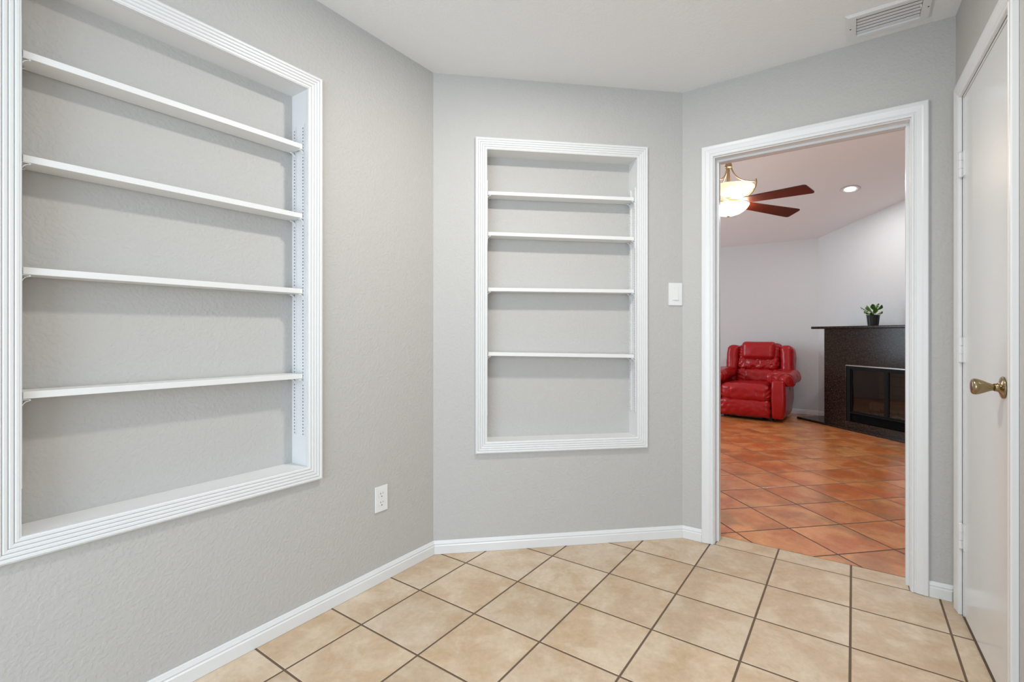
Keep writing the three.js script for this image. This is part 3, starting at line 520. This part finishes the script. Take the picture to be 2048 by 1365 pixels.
// ---------------------------------------------------------------- potted plant on the mantel
{
  const p = group('potted_plant', F_FIRE, [0.955, 1.2067, -0.16]); tag(p, 'small green plant in a black plastic pot on the mantel', 'plant');
  const pot = part('pot', lathe([[0, 0.001], [0.047, 0.001], [0.049, 0.004], [0.0585, 0.112], [0.066, 0.113], [0.0665, 0.119], [0.064, 0.121], [0.060, 0.119], [0.0555, 0.112], [0.047, 0.012], [0, 0.012]], 40), M.pot, p);
  for (let i = 0; i < 14; i++) { const a = i / 14 * Math.PI * 2, g = new THREE.CylinderGeometry(0.0022, 0.0018, 0.104, 5); g.rotateZ(-0.088); g.translate(0.0545, 0.058, 0); g.rotateY(a); part('rib', g, M.pot, pot); }
  part('soil', lathe([[0, 0.108], [0.03, 0.110], [0.0545, 0.106], [0.0545, 0.095], [0, 0.095]], 24), M.soil, p);
  const leafGeo = (L, W) => { const s = new THREE.PlaneGeometry(W, L, 6, 10), q = s.attributes.position; for (let i = 0; i < q.count; i++) { const t = (q.getY(i) + L / 2) / L, w = Math.pow(Math.sin(Math.PI * Math.min(1, 0.06 + t * 0.94)), 0.75) * (0.75 + 0.45 * t); const x = q.getX(i) * w; q.setXYZ(i, x, t * L, 0.25 * L * t * t + 2.2 * x * x / W); } s.computeVertexNormals(); return s; };
  const lv = [leafGeo(0.080, 0.046), leafGeo(0.066, 0.040), leafGeo(0.052, 0.032)];
  const spots = [[0.016, 0.150, 0.00, 0.3, 0.25, 0], [0.030, 0.128, 0.01, 0.9, 0.55, 0], [0.006, 0.135, 0.02, -0.2, 0.5, 0], [-0.028, 0.150, 0.005, -1.2, 0.7, 1], [-0.035, 0.125, 0.015, -1.4, 0.95, 1], [-0.020, 0.120, 0.02, -0.6, 0.8, 1], [0.028, 0.150, -0.02, 1.7, 0.6, 0], [0.0, 0.160, -0.015, 3.0, 0.35, 1], [-0.012, 0.118, 0.03, 0.1, 1.05, 2], [0.020, 0.115, 0.03, 0.5, 1.0, 2], [-0.030, 0.118, -0.02, -2.3, 0.8, 1], [0.036, 0.118, -0.01, 1.9, 0.95, 1], [0.010, 0.165, 0.005, 0.7, 0.15, 2], [-0.038, 0.165, 0.0, -1.0, 0.5, 2]];
  spots.forEach(([x, y, z, ry, rx, k], i) => { const m = part('leaf', lv[k], M.leaf[i % 3], p); m.position.set(x, 0.104 + (y - 0.104) * 1.45, z); m.rotation.set(0, ry, 0); m.rotateX(rx * 0.8); });
  for (const [x, y, z] of [[0.016, 0.155, 0], [0.030, 0.135, 0.01], [0.028, 0.152, -0.02], [-0.028, 0.152, 0.005], [-0.035, 0.128, 0.015], [0, 0.162, -0.015], [-0.020, 0.124, 0.02], [0.006, 0.140, 0.02], [0.010, 0.167, 0.005], [-0.038, 0.167, 0], [0.036, 0.120, -0.01], [-0.030, 0.120, -0.02]]) part('stem', tube([[x * 0.2, 0.104, z * 0.3], [x * 0.7, 0.104 + (y - 0.104) * 0.75, z * 0.7], [x, 0.104 + (y - 0.104) * 1.47, z]], 0.0018, 8, 5), M.stem, p);
  const spike = part('flower_spike', tube([[-0.01, 0.106, 0.01], [-0.045, 0.150, 0.01], [-0.095, 0.185, 0.005], [-0.155, 0.212, 0]], 0.0019, 20, 5), M.stem, p, 'bare flower spike leaning out');
  for (let i = 0; i < 9; i++) { const t = 0.45 + i * 0.066; const g = new THREE.IcosahedronGeometry(0.0048, 1); g.translate(-0.045 - (t - 0.33) * 0.164, 0.150 + (t - 0.33) * 0.092 - (i % 2 ? 0.005 : -0.003), 0.006); part('bud', g, M.bud, spike); }
  part('stem', tube([[0.02, 0.108, 0], [0.045, 0.175, 0], [0.056, 0.222, 0]], 0.0018, 12, 5), M.stem, p); part('bud', new THREE.ConeGeometry(0.010, 0.022, 8).rotateZ(2.4).translate(0.060, 0.232, 0), M.bud, p, 'dark closed bud');
  part('stem', tube([[0.02, 0.106, 0.02], [0.032, 0.150, 0.02], [0.055, 0.178, 0.02], [0.092, 0.176, 0.02]], 0.0015, 16, 5), M.stem, p);
}

// ---------------------------------------------------------------- red leather recliner
{
  const c = group('recliner', null, [-1.122, 0, -7.28], rad(-6)); tag(c, 'red leather recliner armchair standing against the far wall', 'armchair');
  const wr = (v, n, amp, f, s) => { const k = amp * perlin.noise(v.x * f + s, v.y * f * 1.3, v.z * f + s); v.addScaledVector(n, k); };
  const groove = (x, c0, w, d) => -d * Math.exp(-((x - c0) ** 2) / (2 * w * w));
  part('base', [span(-0.38, 0.38, 0.028, 0.075, -0.34, 0.30), span(-0.30, -0.24, 0.001, 0.03, -0.3, 0.25), span(0.24, 0.30, 0.001, 0.03, -0.3, 0.25), span(-0.20, 0.20, 0.03, 0.05, 0.28, 0.36)], M.dark, c, 'black recliner base');
  const put = (name, g, x, y, z, rx = 0, rz = 0, label) => { if (rx) g.rotateX(rx); if (rz) g.rotateZ(rz); g.translate(x, y, z); return part(name, g, M.leather, c, label); };
  put('footrest', softBox(0.622, 0.235, 0.16, 0.05, 44, (v, n, x, y, z) => { v.z += z > 0 ? 0.022 * (1 - x * x) * (1 - y * y) - 0.02 * (y < 0 ? y * y : 0) : 0; wr(v, n, 0.010, 16, 1); if (z > 0) v.addScaledVector(n, 0.006 * Math.sin(y * 9 + 4 * x) * sm(0.7, 1, Math.abs(x))); }), 0, 0.158, 0.345);
  put('seat_cushion', softBox(0.626, 0.225, 0.60, 0.088, 48, (v, n, x, y, z) => { if (y > 0) v.y += 0.012 * (1 - x * x); v.z += z > 0.5 ? 0.018 * (1 - x * x) : 0; const gr = groove(v.x, -0.165, 0.005, 0.006) + groove(v.x, 0.165, 0.005, 0.006); if (z > -0.2) v.addScaledVector(n, gr); wr(v, n, 0.008, 14, 5); if (Math.abs(x) > 0.86) v.addScaledVector(n, 0.006 * Math.sin(v.y * 120 + v.z * 90)); }), 0, 0.350, 0.125);
  const tilt = rad(-11);
  put('back_shell', softBox(0.58, 0.60, 0.17, 0.07, 30, (v, n, x, y) => { wr(v, n, 0.006, 10, 2); v.x *= 1 - 0.08 * Math.max(0, y); }), 0.022, 0.690, -0.315, tilt);
  put('lumbar_cushion', softBox(0.56, 0.215, 0.17, 0.07, 44, (v, n, x, y, z) => { const gr = groove(v.x, -0.155, 0.004, 0.007) + groove(v.x, 0.155, 0.004, 0.007); v.addScaledVector(n, gr); wr(v, n, 0.009, 13, 9); if (Math.abs(x) > 0.6) v.addScaledVector(n, 0.005 * Math.sin(v.y * 140 + v.x * 60)); }), 0.022, 0.525, -0.195, tilt);
  put('middle_cushion', softBox(0.53, 0.195, 0.17, 0.07, 48, (v, n, x, y, z) => { const gr = groove(v.x, -0.155, 0.004, 0.007) + groove(v.x, 0.155, 0.004, 0.007); v.addScaledVector(n, gr); wr(v, n, 0.014, 17, 13); wr(v, n, 0.008, 34, 3); }), 0.022, 0.705, -0.232, tilt);
  put('upper_cushion', softBox(0.535, 0.24, 0.16, 0.07, 40, (v, n, x, y, z) => { wr(v, n, 0.008, 15, 23); if (Math.abs(x) > 0.72) v.addScaledVector(n, 0.006 * Math.sin(v.y * 150 + v.x * 40)); }), 0.022, 0.860, -0.272, tilt);
  put('head_pillow', softBox(0.425, 0.255, 0.15, 0.055, 36, (v, n, x, y, z) => { v.z += z > 0 ? 0.018 * (1 - x * x) * (1 - y * y) : 0; v.x *= 1 + 0.035 * y; wr(v, n, 0.004, 9, 31); v.addScaledVector(n, groove(v.y, -0.105, 0.004, 0.004) * (z > 0 ? 1 : 0)); }), 0.022, 0.878, -0.222, tilt);
  for (const s of [-1, 1]) {
    put('wing', softBox(0.165, 0.565, 0.25, 0.068, 22, (v, n, x, y, z) => { wr(v, n, 0.007, 10, 40 + s); if (y > 0) v.x -= s * 0.018 * y * y; v.addScaledVector(n, -0.006 * Math.exp(-((x * s + 0.1) ** 2) / 0.01) * (z > 0 ? 0 : 0)); }), 0.022 + s * 0.352, 0.672, -0.275, rad(-7));
    put('arm_panel', softBox(0.158, 0.50, 0.78, 0.040, 20, (v, n, x, y, z) => { const o = x * s > 0; if (o) v.x += s * (0.012 * (1 - y * y) - 0.030 * (1 - z) - 0.022 * Math.max(0, -y) ** 2); if (z > 0) v.z += 0.018 * (1 - y * y) - 0.03 * Math.max(0, -y) ** 3; wr(v, n, 0.004, 8, 50 + s); }), s * 0.392, 0.283, 0.012);
    part('arm_seam', tube([[s * 0.458, 0.46, 0.385], [s * 0.468, 0.36, 0.395], [s * 0.466, 0.22, 0.392], [s * 0.446, 0.09, 0.366]], 0.0035, 20, 6), M.leather, c);
    put('arm_pad', softBox(0.300, 0.155, 0.60, 0.072, 40, (v, n, x, y, z) => { wr(v, n, 0.010, 12, 60 + s); v.addScaledVector(n, 0.0075 * Math.sin(v.z * 95 + v.x * 70 * s) * sm(0.35, 0.8, z)); v.y -= 0.035 * Math.max(0, x * s) ** 2; v.y += 0.012 * (1 - z * z); }), s * 0.400, 0.553, 0.070, rad(3));
  }
  part('handle', [rbox(0.010, 0.10, 0.022, 0.003, 0.449, 0.37, 0.02)], M.dark, c, 'black recline handle');
}

renderer.render(scene, camera);
